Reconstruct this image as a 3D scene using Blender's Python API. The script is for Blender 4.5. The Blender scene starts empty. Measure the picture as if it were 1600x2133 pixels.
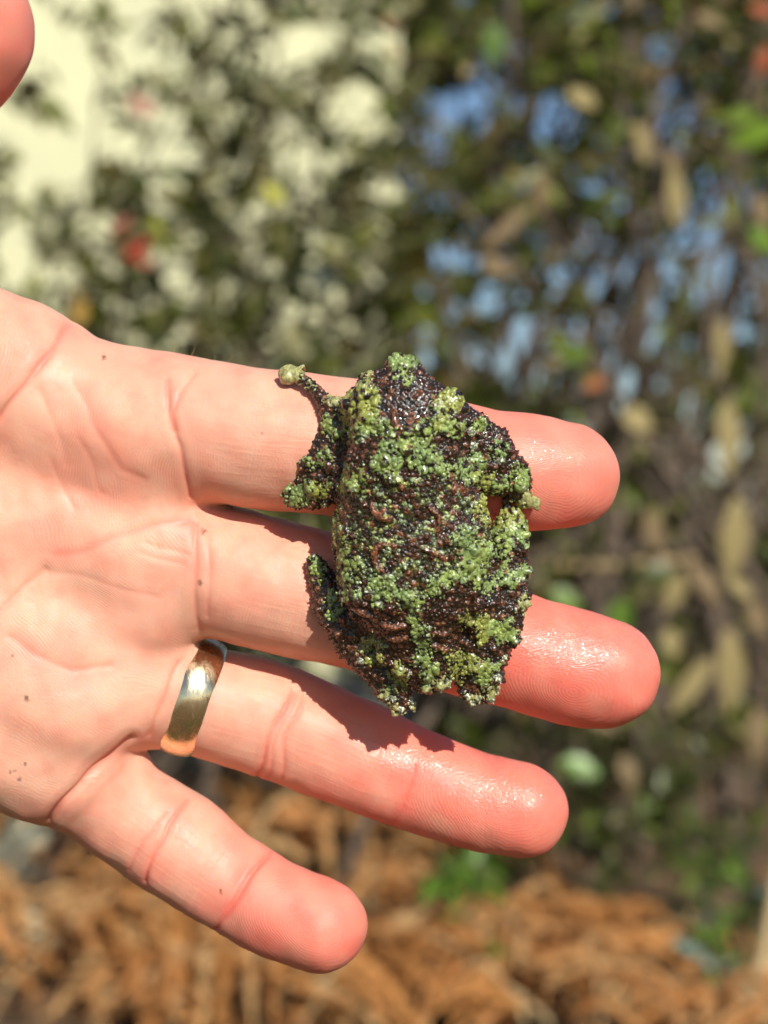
import bpy, math, random
import numpy as np
from mathutils import Vector, Matrix, noise as mnoise
R = math.radians
rng = np.random.default_rng(11)
random.seed(5)

# ------------------------------------------------------------------ camera, world, sun, exposure
CAM_H = 0.62                      # crouching photographer
D = 250.0                         # mm, lens to hand
S = 0.0717                        # mm per photo pixel at that distance
sc = bpy.context.scene
cam_d = bpy.data.cameras.new('camera')
cam = bpy.data.objects.new('camera', cam_d); sc.collection.objects.link(cam)
cam.location = (0, 0, CAM_H); cam.rotation_euler = (R(90), 0, 0)
cam_d.sensor_fit = 'VERTICAL'; cam_d.sensor_height = 36.0
cam_d.lens = 36.0 * D / (2133 * S)
cam_d.clip_start = 0.01; cam_d.clip_end = 2000
cam_d.dof.use_dof = True; cam_d.dof.focus_distance = 0.238
cam_d.dof.aperture_fstop = cam_d.lens / 3.4
sc.camera = cam

SUN = Vector((0.36, -0.87, 0.60)).normalized()
world = bpy.data.worlds.new('World'); sc.world = world; world.use_nodes = True
wn = world.node_tree; wn.nodes.clear()
sky = wn.nodes.new('ShaderNodeTexSky'); sky.sky_type = 'NISHITA'; sky.sun_disc = False
sky.sun_elevation = math.asin(SUN.z); sky.sun_rotation = math.atan2(SUN.x, SUN.y)
sky.air_density = 1.0; sky.dust_density = 0.3; sky.ozone_density = 3.0
bg = wn.nodes.new('ShaderNodeBackground'); bg.inputs[1].default_value = 0.09
wo = wn.nodes.new('ShaderNodeOutputWorld')
wn.links.new(sky.outputs[0], bg.inputs[0]); wn.links.new(bg.outputs[0], wo.inputs[0])
sun_d = bpy.data.lights.new('sun', 'SUN'); sun_d.energy = 5.0; sun_d.angle = R(0.53); sun_d.color = (1.0, 0.95, 0.86)
sun = bpy.data.objects.new('sun', sun_d); sc.collection.objects.link(sun)
sun.rotation_euler = (-SUN).to_track_quat('-Z', 'Y').to_euler(); sun.location = (1, -2, 4)
sc.view_settings.view_transform = 'Standard'; sc.view_settings.look = 'None'
sc.view_settings.exposure = 0.05; sc.view_settings.gamma = 1.0
sc.cycles.use_denoising = True
sc.cycles.sample_clamp_indirect = 6.0; sc.cycles.max_bounces = 4; sc.cycles.diffuse_bounces = 2; sc.cycles.glossy_bounces = 2; sc.cycles.transmission_bounces = 3
sc.cycles.use_adaptive_sampling = True; sc.cycles.adaptive_threshold = 0.03; sc.cycles.use_light_tree = False; sc.cycles.caustics_reflective = False; sc.cycles.caustics_refractive = False

# ------------------------------------------------------------------ helpers
def P(px, py, d):
    """photo pixel at d mm in front of the hand plane -> mm (x right, y away, z up) from the lens"""
    k = S * (D - d) / D
    return np.array([(px - 800) * k, D - d, -(py - 1066.5) * k])
def W(px, py, dist):
    """photo pixel at a distance in metres -> world metres"""
    k = S * dist / D
    return np.array([(px - 800) * k, dist, CAM_H - (py - 1066.5) * k])
def link(o, parent=None):
    sc.collection.objects.link(o)
    if parent is not None: o.parent = parent
    return o
def mesh_np(name, V, F, mat=None, smooth=True):
    me = bpy.data.meshes.new(name)
    V = np.asarray(V, np.float32); F = np.asarray(F, np.int32); n = F.shape[1]
    me.vertices.add(len(V)); me.vertices.foreach_set('co', V.ravel())
    me.loops.add(F.size); me.loops.foreach_set('vertex_index', F.ravel())
    me.polygons.add(len(F)); me.polygons.foreach_set('loop_start', np.arange(0, F.size, n, dtype=np.int32))
    if smooth: me.polygons.foreach_set('use_smooth', np.ones(len(F), bool))
    me.update(calc_edges=True)
    if mat: me.materials.append(mat)
    return me
def attr(me, name, data):
    data = np.asarray(data, np.float32)
    if data.ndim == 1:
        a = me.attributes.new(name, 'FLOAT', 'POINT'); a.data.foreach_set('value', data)
    else:
        if data.shape[1] == 3: data = np.concatenate([data, np.ones((len(data), 1), np.float32)], 1)
        a = me.attributes.new(name, 'FLOAT_COLOR', 'POINT'); a.data.foreach_set('color', data.ravel())
def empty(name, loc, label=None, cat=None, group=None):
    o = bpy.data.objects.new(name, None); o.location = loc; o.empty_display_size = 0.02; link(o)
    if label: tag(o, label, cat, group)
    return o
def tag(o, label, cat, group=None):
    o['label'] = label; o['category'] = cat
    if group: o['group'] = group
    return o
class NT:
    def __init__(s, name):
        s.m = bpy.data.materials.new(name); s.m.use_nodes = True; s.t = s.m.node_tree
        s.b = s.t.nodes['Principled BSDF']; s.out = s.t.nodes['Material Output']
    def n(s, typ, **kw):
        nd = s.t.nodes.new('ShaderNode' + typ)
        for k, v in kw.items():
            if k[0] == 'i' and k[1:].isdigit(): s.set(nd.inputs[int(k[1:])], v)
            elif hasattr(nd, k): setattr(nd, k, v)
            else: s.set(nd.inputs[k.replace('_', ' ')], v)
        return nd
    def set(s, sock, v):
        if isinstance(v, bpy.types.NodeSocket): s.t.links.new(v, sock)
        else: sock.default_value = v
    def p(s, **kw):
        for k, v in kw.items(): s.set(s.b.inputs[k.replace('_', ' ')], v)
    def attr(s, name, fac=True):
        nd = s.n('Attribute', attribute_name=name); return nd.outputs['Fac' if fac else 'Color']
    def math(s, op, a, b=0.0, c=0.0):
        nd = s.n('Math', operation=op); s.set(nd.inputs[0], a); s.set(nd.inputs[1], b); s.set(nd.inputs[2], c); return nd.outputs[0]
    def mix(s, f, a, b):
        nd = s.n('Mix', data_type='RGBA'); s.set(nd.inputs[0], f); s.set(nd.inputs[6], a); s.set(nd.inputs[7], b); return nd.outputs[2]
    def noise(s, scale, detail=2.0, vec=None, rough=0.5):
        nd = s.n('TexNoise'); nd.inputs['Scale'].default_value = scale; nd.inputs['Detail'].default_value = detail
        nd.inputs['Roughness'].default_value = rough
        if vec is not None: s.set(nd.inputs['Vector'], vec)
        return nd.outputs[0]
    def ramp(s, f, a, b, lo=0.0, hi=1.0):
        nd = s.n('MapRange'); s.set(nd.inputs[0], f); s.set(nd.inputs[1], a); s.set(nd.inputs[2], b); s.set(nd.inputs[3], lo); s.set(nd.inputs[4], hi); return nd.outputs[0]
    def bump(s, h, strength, dist, nrm=None):
        nd = s.n('Bump'); s.set(nd.inputs['Height'], h); s.set(nd.inputs['Strength'], strength); nd.inputs['Distance'].default_value = dist
        if nrm is not None: s.set(nd.inputs['Normal'], nrm)
        return nd.outputs[0]
def c4(*c): return (c[0], c[1], c[2], 1.0)

# ---- signed distance modelling -------------------------------------------------------------
class Vol:
    def __init__(s, lo, hi, h, far=8.0):
        s.lo = np.array(lo, float); s.h = h
        s.n = np.ceil((np.array(hi) - s.lo) / h).astype(int) + 1
        s.d = np.full(s.n, far, np.float32); s.far = far
        s.ax = [(s.lo[i] + h * np.arange(s.n[i])).astype(np.float32) for i in range(3)]
    def box(s, lo, hi):
        a = np.clip(np.floor((np.array(lo) - s.lo) / s.h).astype(int), 0, s.n)
        b = np.clip(np.ceil((np.array(hi) - s.lo) / s.h).astype(int) + 1, 0, s.n)
        return tuple(slice(a[i], b[i]) for i in range(3))
    def grid(s, sl):
        return (s.ax[0][sl[0]][:, None, None], s.ax[1][sl[1]][None, :, None], s.ax[2][sl[2]][None, None, :])
def smin(a, b, k):
    h = np.clip(0.5 + 0.5 * (b - a) / k, 0, 1)
    return b * (1 - h) + a * h - k * h * (1 - h)
def cone_d(g, a, b, ra, rb, fy=1.0):
    X, Y, Z = g; ba = (b - a) * np.array([1, 1 / fy, 1]); L = float(ba @ ba) + 1e-9
    qx, qy, qz = X - a[0], (Y - a[1]) / fy, Z - a[2]
    t = np.clip((qx * ba[0] + qy * ba[1] + qz * ba[2]) / L, 0, 1)
    dd = np.sqrt((qx - t * ba[0]) ** 2 + (qy - t * ba[1]) ** 2 + (qz - t * ba[2]) ** 2)
    return ((dd - (ra + (rb - ra) * t)) * min(1.0, 0.5 + 0.5 * fy)).astype(np.float32)
def chain(v, st, fy=1.0, k=0.0, pad=7.0):
    """distance block of a chain of stations (x,y,z,r) mm; returns slice, block"""
    st = np.array(st); lo = (st[:, :3] - st[:, 3:4]).min(0) - pad; hi = (st[:, :3] + st[:, 3:4]).max(0) + pad
    sl = v.box(lo, hi); g = v.grid(sl)
    blk = np.full(v.d[sl].shape, v.far, np.float32)
    for a, b in zip(st[:-1], st[1:]):
        lo2 = np.minimum(a[:3] - a[3], b[:3] - b[3]) - pad; hi2 = np.maximum(a[:3] + a[3], b[:3] + b[3]) + pad
        s2 = v.box(lo2, hi2); s3 = tuple(slice(max(s2[i].start - sl[i].start, 0), s2[i].stop - sl[i].start) for i in range(3))
        c = cone_d(v.grid(s2), a[:3], b[:3], a[3], b[3], fy)
        blk[s3] = smin(blk[s3], c, k) if k else np.minimum(blk[s3], c)
    return sl, blk
def stations(lst, sub=4):
    """(px,py,d,r px) list -> smooth list of (x,y,z,r) mm"""
    q = np.array([list(P(a, b, d)) + [r * S * (D - d) / D] for a, b, d, r in lst])
    if sub <= 1 or len(q) < 3: return q
    e = np.vstack([2 * q[0] - q[1], q, 2 * q[-1] - q[-2]]); out = []
    for i in range(len(q) - 1):
        p0, p1, p2, p3 = e[i:i + 4]
        for t in np.arange(sub) / sub:
            out.append(0.5 * (2 * p1 + (p2 - p0) * t + (2 * p0 - 5 * p1 + 4 * p2 - p3) * t * t + (3 * p1 - p0 - 3 * p2 + p3) * t ** 3))
    out.append(q[-1]); return np.array(out)
def surface_nets(v):
    d = v.d; s = d < 0
    C = [(i, j, k) for i in (0, 1) for j in (0, 1) for k in (0, 1)]
    n = np.array(d.shape) - 1
    cnt = np.zeros(n, np.uint8)
    for i, j, k in C: cnt += s[i:n[0] + i, j:n[1] + j, k:n[2] + k]
    act = np.argwhere((cnt > 0) & (cnt < 8)); N = len(act)
    idx = np.full(n, -1, np.int32); idx[act[:, 0], act[:, 1], act[:, 2]] = np.arange(N)
    val = np.stack([d[act[:, 0] + i, act[:, 1] + j, act[:, 2] + k] for i, j, k in C], 1).astype(np.float64)
    pos = np.zeros((N, 3)); m = np.zeros((N, 1)); CA = np.array(C, float)
    for a in range(8):
        for b in range(a + 1, 8):
            if np.abs(CA[a] - CA[b]).sum() != 1: continue
            x = (val[:, a] < 0) != (val[:, b] < 0)
            t = val[x, a] / (val[x, a] - val[x, b])
            pos[x] += CA[a] + t[:, None] * (CA[b] - CA[a]); m[x] += 1
    V = v.lo + v.h * (act + pos / m)
    Q = []
    for ax in range(3):
        o1, o2 = (ax + 1) % 3, (ax + 2) % 3
        sa = [slice(None)] * 3; sb = [slice(None)] * 3
        sa[ax] = slice(0, -1); sb[ax] = slice(1, None)
        e = np.argwhere(s[tuple(sa)] != s[tuple(sb)])
        e = e[(e[:, o1] > 0) & (e[:, o2] > 0) & (e[:, o1] < n[o1]) & (e[:, o2] < n[o2])]
        def cell(i, j):
            q = e.copy(); q[:, o1] -= i; q[:, o2] -= j; return idx[q[:, 0], q[:, 1], q[:, 2]]
        q = np.stack([cell(1, 1), cell(0, 1), cell(0, 0), cell(1, 0)], 1)
        fl = s[e[:, 0], e[:, 1], e[:, 2]]
        q[~fl] = q[~fl][:, ::-1]; Q.append(q)
    Q = np.concatenate(Q); Q = Q[(Q >= 0).all(1)]
    return V, Q
def vnormals(V, F):
    a, b, c, d = (V[F[:, i]] for i in range(4))
    fn = np.cross(c - a, d - b); N = np.zeros_like(V)
    for i in range(4):
        for ax in range(3): N[:, ax] += np.bincount(F[:, i], fn[:, ax], len(V))
    return N / (np.linalg.norm(N, axis=1, keepdims=True) + 1e-12)
def smooth_mesh(V, F, it, lam=0.5):
    E = np.concatenate([F[:, [0, 1]], F[:, [1, 2]], F[:, [2, 3]], F[:, [3, 0]]])
    deg = np.bincount(E[:, 0], minlength=len(V)) + 1e-9
    for s_ in range(it):
        A = np.stack([np.bincount(E[:, 0], V[E[:, 1], ax], len(V)) for ax in range(3)], 1) / deg[:, None]
        V = V + (lam if s_ % 2 == 0 else -lam * 1.02) * (A - V)
    return V
def subdivide(V, F):
    n = len(V); A = F; B = np.roll(F, -1, 1)
    key = np.minimum(A, B).astype(np.int64) * n + np.maximum(A, B)
    uq, inv = np.unique(key.ravel(), return_inverse=True); inv = inv.reshape(F.shape)
    mid = .5 * (V[uq // n] + V[uq % n]); cen = V[F].mean(1)
    e = n + inv; c = (n + len(uq) + np.arange(len(F)))[:, None]
    Q = np.concatenate([np.concatenate([F[:, i:i + 1], e[:, i:i + 1], c, e[:, i - 1:i] if i else e[:, 3:4]], 1) for i in range(4)])
    return np.concatenate([V, mid, cen]), Q
def to_px(V):
    k = D / V[:, 1] / S
    return np.stack([800 + V[:, 0] * k, 1066.5 - V[:, 2] * k], 1)
def seg_dist(p, pl):
    out = np.full(len(p), 1e9); pl = np.array(pl, float)
    for a, b in zip(pl[:-1], pl[1:]):
        ab = b - a; t = np.clip(((p - a) @ ab) / (ab @ ab), 0, 1)
        out = np.minimum(out, np.linalg.norm(p - a - t[:, None] * ab, axis=1))
    return out
def sfield(p, scale, seed):
    """cheap smooth noise from sines, about -1..1"""
    r = np.random.default_rng(seed); out = 0
    for i in range(9):
        w = r.normal(size=p.shape[1]); w /= np.linalg.norm(w); f = (0.6 + 1.1 * r.random()) / scale
        out = out + np.sin(p @ w * f * 6.283 + r.random() * 6.283)
    return out / 3.2

# ------------------------------------------------------------------ ground
def make_ground():
    m = NT('leaf litter'); co = m.n('TexCoord').outputs['Object']
    a = m.noise(9, 4, co); b = m.noise(60, 3, co); c = m.noise(2.2, 2, co)
    col = m.mix(m.ramp(a, .38, .62), c4(.055, .032, .014), c4(.20, .10, .04))
    col = m.mix(m.ramp(b, .5, .7), col, c4(.30, .19, .09))
    col = m.mix(m.ramp(c, .5, .68), col, c4(.06, .08, .02))
    m.p(Base_Color=col, Roughness=.9, Normal=m.bump(b, .8, .02))
    n = 90; R0 = 900.0
    g = np.linspace(-1, 1, n); g = np.sign(g) * (np.abs(g) ** 4) * R0
    X, Y = np.meshgrid(g, g, indexing='ij')
    Z = 0.03 * np.sin(X * 2.1 + 1) * np.sin(Y * 1.7) * np.exp(-(X ** 2 + Y ** 2) / 200)
    V = np.stack([X, Y + 2.5, Z], -1).reshape(-1, 3)
    i = np.arange(n * n).reshape(n, n)
    F = np.stack([i[:-1, :-1], i[1:, :-1], i[1:, 1:], i[:-1, 1:]], -1).reshape(-1, 4)
    o = link(bpy.data.objects.new('ground', mesh_np('ground', V, F, m.m))); o['kind'] = 'structure'
make_ground()

# ------------------------------------------------------------------ hand
FING = {
 'index': [(150,868,1,150),(260,880,2,150),(400,892,3,147),(550,915,4,146),(700,928,5,146),(850,950,5,133),(1000,973,4,124),(1100,983,3,120),(1180,990,2,110)],
 'middle': [(200,1130,-1,140),(330,1160,-1,138),(430,1182,-1,137),(560,1218,-1,140),(700,1250,-1,136),(850,1290,-1,132),(980,1328,-1,124),(1100,1363,-1,121),(1200,1390,-1,122),(1258,1402,-1,116)],
 'ring': [(130,1370,-2,120),(260,1412,-3,118),(380,1448,-5,114),(470,1472,-6,117),(580,1505,-7,120),(700,1555,-8,117),(830,1610,-8,108),(980,1664,-7,101),(1082,1687,-6,99)],
 'little': [(60,1530,-3,110),(160,1610,-5,108),(265,1690,-7,110),(370,1762,-7,112),(460,1825,-6,102),(560,1885,-4,99),(668,1928,-2,96)],
 'thumb': [(-640,760,2,290),(-520,520,12,235),(-400,330,20,200),(-260,190,26,190),(-170,105,29,196),(-122,62,30,190)],
}
PALM = [
 ([(330,885,1,142),(230,880,1,150),(120,858,1,170),(0,805,1,180),(-300,880,0,220)], 1),
 ([(360,1160,-2,130),(250,1135,-1,140),(0,1080,-1,165),(-300,1060,-3,200)], 1),
 ([(330,1420,-5,112),(250,1385,-3,128),(100,1320,-1,150),(-300,1240,-2,200)], 1),
 ([(200,1610,-6,100),(110,1575,-4,128),(0,1525,-1,152),(-300,1380,0,230)], 1),
 ([(-300,1150,-4,260),(-700,1170,-5,300),(-1050,1190,-7,290),(-1500,1210,-8,330)], 1),
 ([(-100,760,6,170),(-300,860,6,250),(-560,960,2,280)], 1),
]
MOUND = [(318,1015,2,100),(325,1265,1,92),(225,1465,0,90),(120,1600,-1,105),(290,900,3,125),(150,1480,2,110),(60,1420,2,120)]
CREASE = [  # polyline, depth mm, half width px, redness
 ([(349,790),(345,820),(349,857),(360,891),(375,936),(386,985),(397,1037)], .42, 5, .8),
 ([(405,779),(371,820),(360,857),(366,899)], .22, 4, .5),
 ([(152,668),(130,690),(112,722),(86,756),(56,797),(22,842),(-10,890),(-40,980)], .45, 6, 1.0),
 ([(81,812),(109,869),(131,940),(139,966)], .13, 7, .25),
 ([(105,955),(127,1004),(154,1056)], .12, 7, .25),
 ([(150,790),(176,835),(202,895),(225,940),(255,977),(300,1000)], .16, 8, .25),
 ([(165,914),(184,959),(199,1000),(214,1026)], .11, 6, .25),
 ([(120,1160),(170,1150),(230,1122),(300,1102),(394,1080)], .16, 9, .7),
 ([(300,1130),(350,1145),(392,1160)], .10, 4, .1),([(290,1150),(330,1166),(380,1178)], .10, 4, .1),
 ([(407,1085),(407,1180),(405,1225),(409,1285),(416,1311)], .3, 5, .5),
 ([(435,1090),(437,1180),(433,1280)], .2, 5, .4),
 ([(100,1190),(157,1195),(262,1228),(330,1244)], .10, 6, .2),
 ([(-20,1300),(0,1274),(49,1221),(94,1187)], .35, 6, .5),
 ([(20,1330),(75,1365),(150,1395),(230,1390)], .18, 8, .3),
 ([(375,1382),(349,1442),(322,1499),(311,1530)], .3, 5, .7),
 ([(275,1535),(262,1547),(225,1581),(180,1622),(139,1667),(101,1712)], 1.0, 7, .5),
 ([(612,1440),(574,1505),(553,1557),(537,1622)], .42, 4, .9),
 ([(636,1447),(600,1531),(585,1620)], .25, 4, .7),
 ([(622,1440),(588,1510),(568,1560),(560,1620)], .18, 3, .5),
 ([(866,1595),(850,1640),(838,1690),(815,1722)], .16, 4, .7),
 ([(388,1665),(350,1715),(325,1765),(300,1835)], .4, 4, .9),
 ([(352,1690),(300,1750),(268,1815)], .22, 4, .6),
 ([(562,1772),(520,1825),(485,1885),(450,1936)], .42, 4, .9),
 ([(550,1790),(512,1840),(478,1890)], .12, 4, .5),
]
def make_hand():
    v = Vol((-170, 200, -72), (46, 276, 98), 0.55)
    palm_k = 6.0
    for st, _ in PALM:
        sl, b = chain(v, stations(st), pad=8); v.d[sl] = smin(v.d[sl], b, palm_k)
    for m_ in MOUND:
        q = stations([m_, (m_[0] - 25, m_[1] - 4, m_[2], m_[3])]); sl, b = chain(v, q, pad=8); v.d[sl] = smin(v.d[sl], b, 4.0)
    Pd = v.d.copy(); fst = {}
    for nm, st in FING.items():
        q = stations(st); fst[nm] = q
        sl, b = chain(v, q, pad=8); v.d[sl] = np.minimum(v.d[sl], smin(Pd[sl], b, 8.0 if nm == 'thumb' else 3.0))
    V, F = surface_nets(v)
    V = smooth_mesh(V, F, 6)
    V, F = subdivide(V, F); V = smooth_mesh(V, F, 2)
    N = vnormals(V, F); Vall = V; Nall = N; pall = to_px(V)
    disp_all = .10 * sfield(V, 16, 31)
    sel = np.where((pall[:, 0] > -60) & (pall[:, 1] > -60) & (N[:, 1] < .35))[0]
    V = V[sel]; N = N[sel]; px = pall[sel]; front = np.clip(-N[:, 1] * 2.2 + .25, 0, 1)
    # which finger, coordinates along and across it
    n_ = len(V); best = np.full(n_, 1e9); u = np.zeros(n_); w = np.zeros(n_); fid = np.full(n_, -1); Ls = {}
    for fi, (nm, q) in enumerate(fst.items()):
        L = 0.0; bb = np.full(n_, 1e9); uu = np.zeros(n_); ww = np.zeros(n_)
        for si, (a, b) in enumerate(zip(q[:-1], q[1:])):
            ab = b[:3] - a[:3]; ll = np.linalg.norm(ab); qv = V - a[:3]; t = (qv @ ab) / ll ** 2
            tc = np.clip(t, 0, 4 if si == len(q) - 2 else 1); r = qv - tc[:, None] * ab
            dd = np.sqrt((r * r).sum(1)) - (a[3] + (b[3] - a[3]) * np.clip(t, 0, 1))
            k = dd < bb; bb[k] = dd[k]; uu[k] = L + tc[k] * ll
            perp = np.cross(ab / ll, [0, 1, 0]); ww[k] = (r[k] @ perp); L += ll
        Ls[fi] = L; k = bb < best; best[k] = bb[k]; u[k] = uu[k]; w[k] = ww[k]; fid[k] = fi
    # redness, wetness, ridges
    pink = np.zeros(n_); wet = np.zeros(n_); ph = np.zeros(n_); amp = np.zeros(n_); lines = np.zeros(n_)
    core = {0: (1150, 1015), 1: (1195, 1440), 2: (1040, 1690), 3: (640, 1935), 4: (-100, 40)}
    red = {0: .8, 1: 1.0, 2: .92, 3: .8, 4: .8}
    for fi in range(5):
        k = fid == fi; L = Ls[fi]; t = u / L
        pink = np.where(k, np.clip(.22 + (red[fi] - .22) * np.clip((t - .42) / .40, 0, 1), 0, 1), pink)
        dd = (px - np.array(core[fi])) * S
        th = {0: .12, 1: .3, 2: .32, 3: .5, 4: -.8}[fi]; e = np.array([math.cos(th), math.sin(th)]); f = np.array([-e[1], e[0]])
        du, dv = dd @ e, dd @ f
        bk = np.clip(.5 - du / 5, 0, 1); pr = np.sqrt((du * (.62 + .25 * bk)) ** 2 + (dv * (1.0 + .45 * bk)) ** 2 + .15)
        tip = k & (t > .74)
        ph = np.where(k, u + .02 * w * w, ph); ph = np.where(tip, pr + 3, ph)
        amp = np.where(k, np.where(tip, 1.0, .35) * np.clip(np.abs(t - .74) / .06, 0, 1), amp)
        lines = np.where(k, np.clip((t - .25) / .12, 0, 1) * np.clip((.78 - t) / .1, 0, 1), lines)
    bnd = np.array([(330,600),(347,800),(349,857),(397,1037),(407,1085),(410,1310),(375,1382),(311,1530),(262,1547),(101,1712),(60,1760)], float)
    sd = np.interp(px[:, 1], bnd[:, 1], bnd[:, 0]) - px[:, 0]
    pw = np.clip(sd / 60 + .5, 0, 1) * (fid != 4); palm = pw > .5
    pd = np.linalg.norm((px - np.array([440, 1000])) * S, axis=1) + 1.2 * sfield(px, 400, 3)
    ph = np.where(palm, pd, ph); edge = np.clip(np.abs(2 * pw - 1) * 1.5 - .4, 0, 1)
    amp = np.where(palm, .8 * np.clip(.5 + .9 * sfield(px, 230, 5), 0, 1), amp) * edge; lines = lines * (1 - pw) * edge
    pink = pink * (1 - pw) + pw * (.18 + .16 * sfield(px, 260, 8))
    pink += .10 * sfield(px, 120, 9)
    ph = ph + .10 * sfield(px, 60, 4) + .45 * sfield(px, 150, 6)
    for (x, y, rx, ry, a) in [(1190,1345,170,55,1.0),(1040,1640,110,70,1.0),(880,1585,130,25,1.0),(1160,940,80,40,.6),(790,1555,60,22,.6),(620,1890,14,10,.5),(380,1735,60,40,.35),(570,1000,90,60,.3),(300,1480,60,60,.15),(120,730,60,30,.4),(180,1620,90,20,.5),(80,1440,80,70,.25)]:
        wet = np.maximum(wet, a * np.exp(-((px[:, 0] - x) / rx) ** 2 - ((px[:, 1] - y) / ry) ** 2))
    # creases
    disp = np.zeros(n_); pxw = px + 2.5 * np.stack([sfield(px, 140, 21), sfield(px, 140, 22)], 1)
    for pl, dep, hw, rd in CREASE:
        pl = np.array(pl, float); lo = pl.min(0) - hw * 7; hi = pl.max(0) + hw * 7
        k = np.where(((pxw > lo) & (pxw < hi)).all(1))[0]
        ds = seg_dist(pxw[k], pl)
        g = np.exp(-(ds / hw) ** 2); g2 = np.exp(-(ds / (hw * 3.2)) ** 2)
        disp[k] += .72 * (-dep * g - dep * .25 * g2 + dep * .15 * np.exp(-((ds - hw * 3.6) / (hw * 1.4)) ** 2)) * front[k]
        pink[k] += rd * .55 * (.6 * g + .4 * g2) * front[k]
    # soft pads between the joints
    JO = {0: [(360, 885), (690, 927), (960, 967)], 1: [(412, 1178), (705, 1252), (985, 1330)], 2: [(330, 1432), (590, 1510), (846, 1616)], 3: [(190, 1632), (330, 1735), (505, 1852)]}
    for fi, (nm, q) in enumerate(fst.items()):
        if fi not in JO: continue
        cum = np.concatenate([[0], np.cumsum(np.linalg.norm(np.diff(q[:, :3], axis=0), axis=1))]); qp = to_px(q[:, :3])
        js = [cum[np.argmin(np.hypot(qp[:, 0] - a, qp[:, 1] - b))] for a, b in JO[fi]] + [Ls[fi] + 8]
        for a, b in zip(js[:-1], js[1:]):
            f = (u - a) / (b - a); k = (fid == fi) & (f > 0) & (f < 1) & (pw < .5)
            disp += np.where(k, (.55 * np.sin(np.pi * np.clip(f, 0, 1)) - .22) * front * np.exp(-(w / 7.5) ** 2) * np.clip(np.minimum(f, 1 - f) * 8, 0, 1), 0)
    disp += .04 * sfield(V, 5, 32) + .10 * sfield(V, 9, 33)
    dirt = np.zeros(n_)
    for x, y, r in [(55,1455,4.2),(217,745,4),(460,1858,3.5),(424,1108,4.5),(418,1214,4),(20,1610,2.5),(42,1622,2.8),(33,1604,2),(54,1590,2),(25,1365,2.5),(548,903,2.0),(578,1508,2.5)]:
        dirt = np.maximum(dirt, np.clip(1.5 - np.linalg.norm((px + 2.2 * np.stack([sfield(px, 14, 81), sfield(px, 14, 82)], 1) - [x, y]) * [1, .75], axis=1) / r, 0, 1))
    disp_all[sel] += disp
    V = Vall + Nall * disp_all[:, None]
    me = mesh_np('hand', V * .001, F)
    for nm, a_ in (('pink', np.clip(pink, 0, 1)), ('wet', wet), ('phase', ph), ('amp', amp * np.clip(front, .15, 1)), ('u', u), ('w', w), ('lines', lines), ('dirt', dirt * front)):
        full = np.zeros(len(V)); full[sel] = a_; attr(me, nm, full)
    o = link(bpy.data.objects.new('hand', me)); o.location = (0, 0, CAM_H)
    return o, fst
hand, FST = make_hand()
def skin_material():
    m = NT('skin'); co = m.n('TexCoord').outputs['Object']
    pink = m.attr('pink'); wet = m.attr('wet')
    n1 = m.noise(120, 3, co); n2 = m.noise(900, 3, co)
    base = m.mix(pink, c4(.80, .43, .30), c4(.84, .185, .135))
    base = m.mix(m.math('MULTIPLY', m.math('MULTIPLY_ADD', pink, -.8, 1.0), m.ramp(n1, .35, .7, 0, .35)), base, c4(.82, .45, .30))
    base = m.mix(m.ramp(n2, .4, .75, 0, .18), base, c4(.70, .30, .20))
    n0 = m.noise(45, 3, co); n3 = m.noise(260, 3, co)
    npk = m.math('MULTIPLY_ADD', pink, -.85, 1.0)
    base = m.mix(m.math('MULTIPLY', npk, m.ramp(n0, .45, .68, 0, .45)), base, c4(.82, .52, .37))
    base = m.mix(m.ramp(n3, .50, .72, 0, .40), base, c4(.78, .27, .18))
    base = m.mix(m.math('MULTIPLY', m.attr('dirt'), .85), base, c4(.10, .035, .015))
    # ridges, lengthwise skin lines and fine grain
    ph = m.attr('phase'); rid = m.math('SINE', m.math('MULTIPLY', ph, 6.2832 / .46))
    rid = m.math('MULTIPLY', rid, m.attr('amp'))
    xy = m.n('CombineXYZ', X=m.math('MULTIPLY', m.attr('u'), .09), Y=m.math('MULTIPLY', m.attr('w'), 1.5)).outputs[0]
    ln = m.math('MULTIPLY', m.ramp(m.noise(1.0, 2.0, xy), .45, .62), m.attr('lines'))
    wn_ = m.n('TexNoise', Scale=110.0); m.set(wn_.inputs['Vector'], co); wn_.inputs['Detail'].default_value = 3.0
    wv = m.n('VectorMath', operation='MULTIPLY_ADD'); m.set(wv.inputs[0], wn_.outputs[1]); wv.inputs[1].default_value = (.012, .012, .012); m.set(wv.inputs[2], co)
    net = m.n('TexVoronoi', feature='DISTANCE_TO_EDGE', Scale=300.0); m.set(net.inputs['Vector'], wv.outputs[0])
    grain = m.noise(2300, 2, co)
    hgt = m.math('MULTIPLY_ADD', rid, .0080, m.math('MULTIPLY', ln, .018))          # heights in mm
    hgt = m.math('ADD', hgt, m.math('MULTIPLY', m.ramp(net.outputs[0], 0, .07), m.ramp(n1, .35, .65, .002, .013)))
    hgt = m.math('ADD', hgt, m.math('MULTIPLY', grain, m.math('MULTIPLY_ADD', wet, .10, .025)))
    b4 = m.bump(hgt, 1.0, .001)
    m.p(Base_Color=base, Normal=b4, Subsurface_Weight=.4, Subsurface_Radius=(1.0, .28, .13), Subsurface_Scale=.0015, Specular_IOR_Level=.4)
    m.p(Roughness=m.math('SUBTRACT', m.ramp(n1, .3, .7, .46, .56), m.math('MULTIPLY', wet, .18)))
    drops = m.ramp(m.noise(1300, 2, co), .44, .54)
    b5 = m.bump(grain, 1.0, .00022)
    m.p(Coat_Weight=m.math('MULTIPLY', m.math('MULTIPLY', wet, drops), 1.0), Coat_Roughness=.07, Coat_Normal=b5)
    return m.m
hand.data.materials.append(skin_material())
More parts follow.
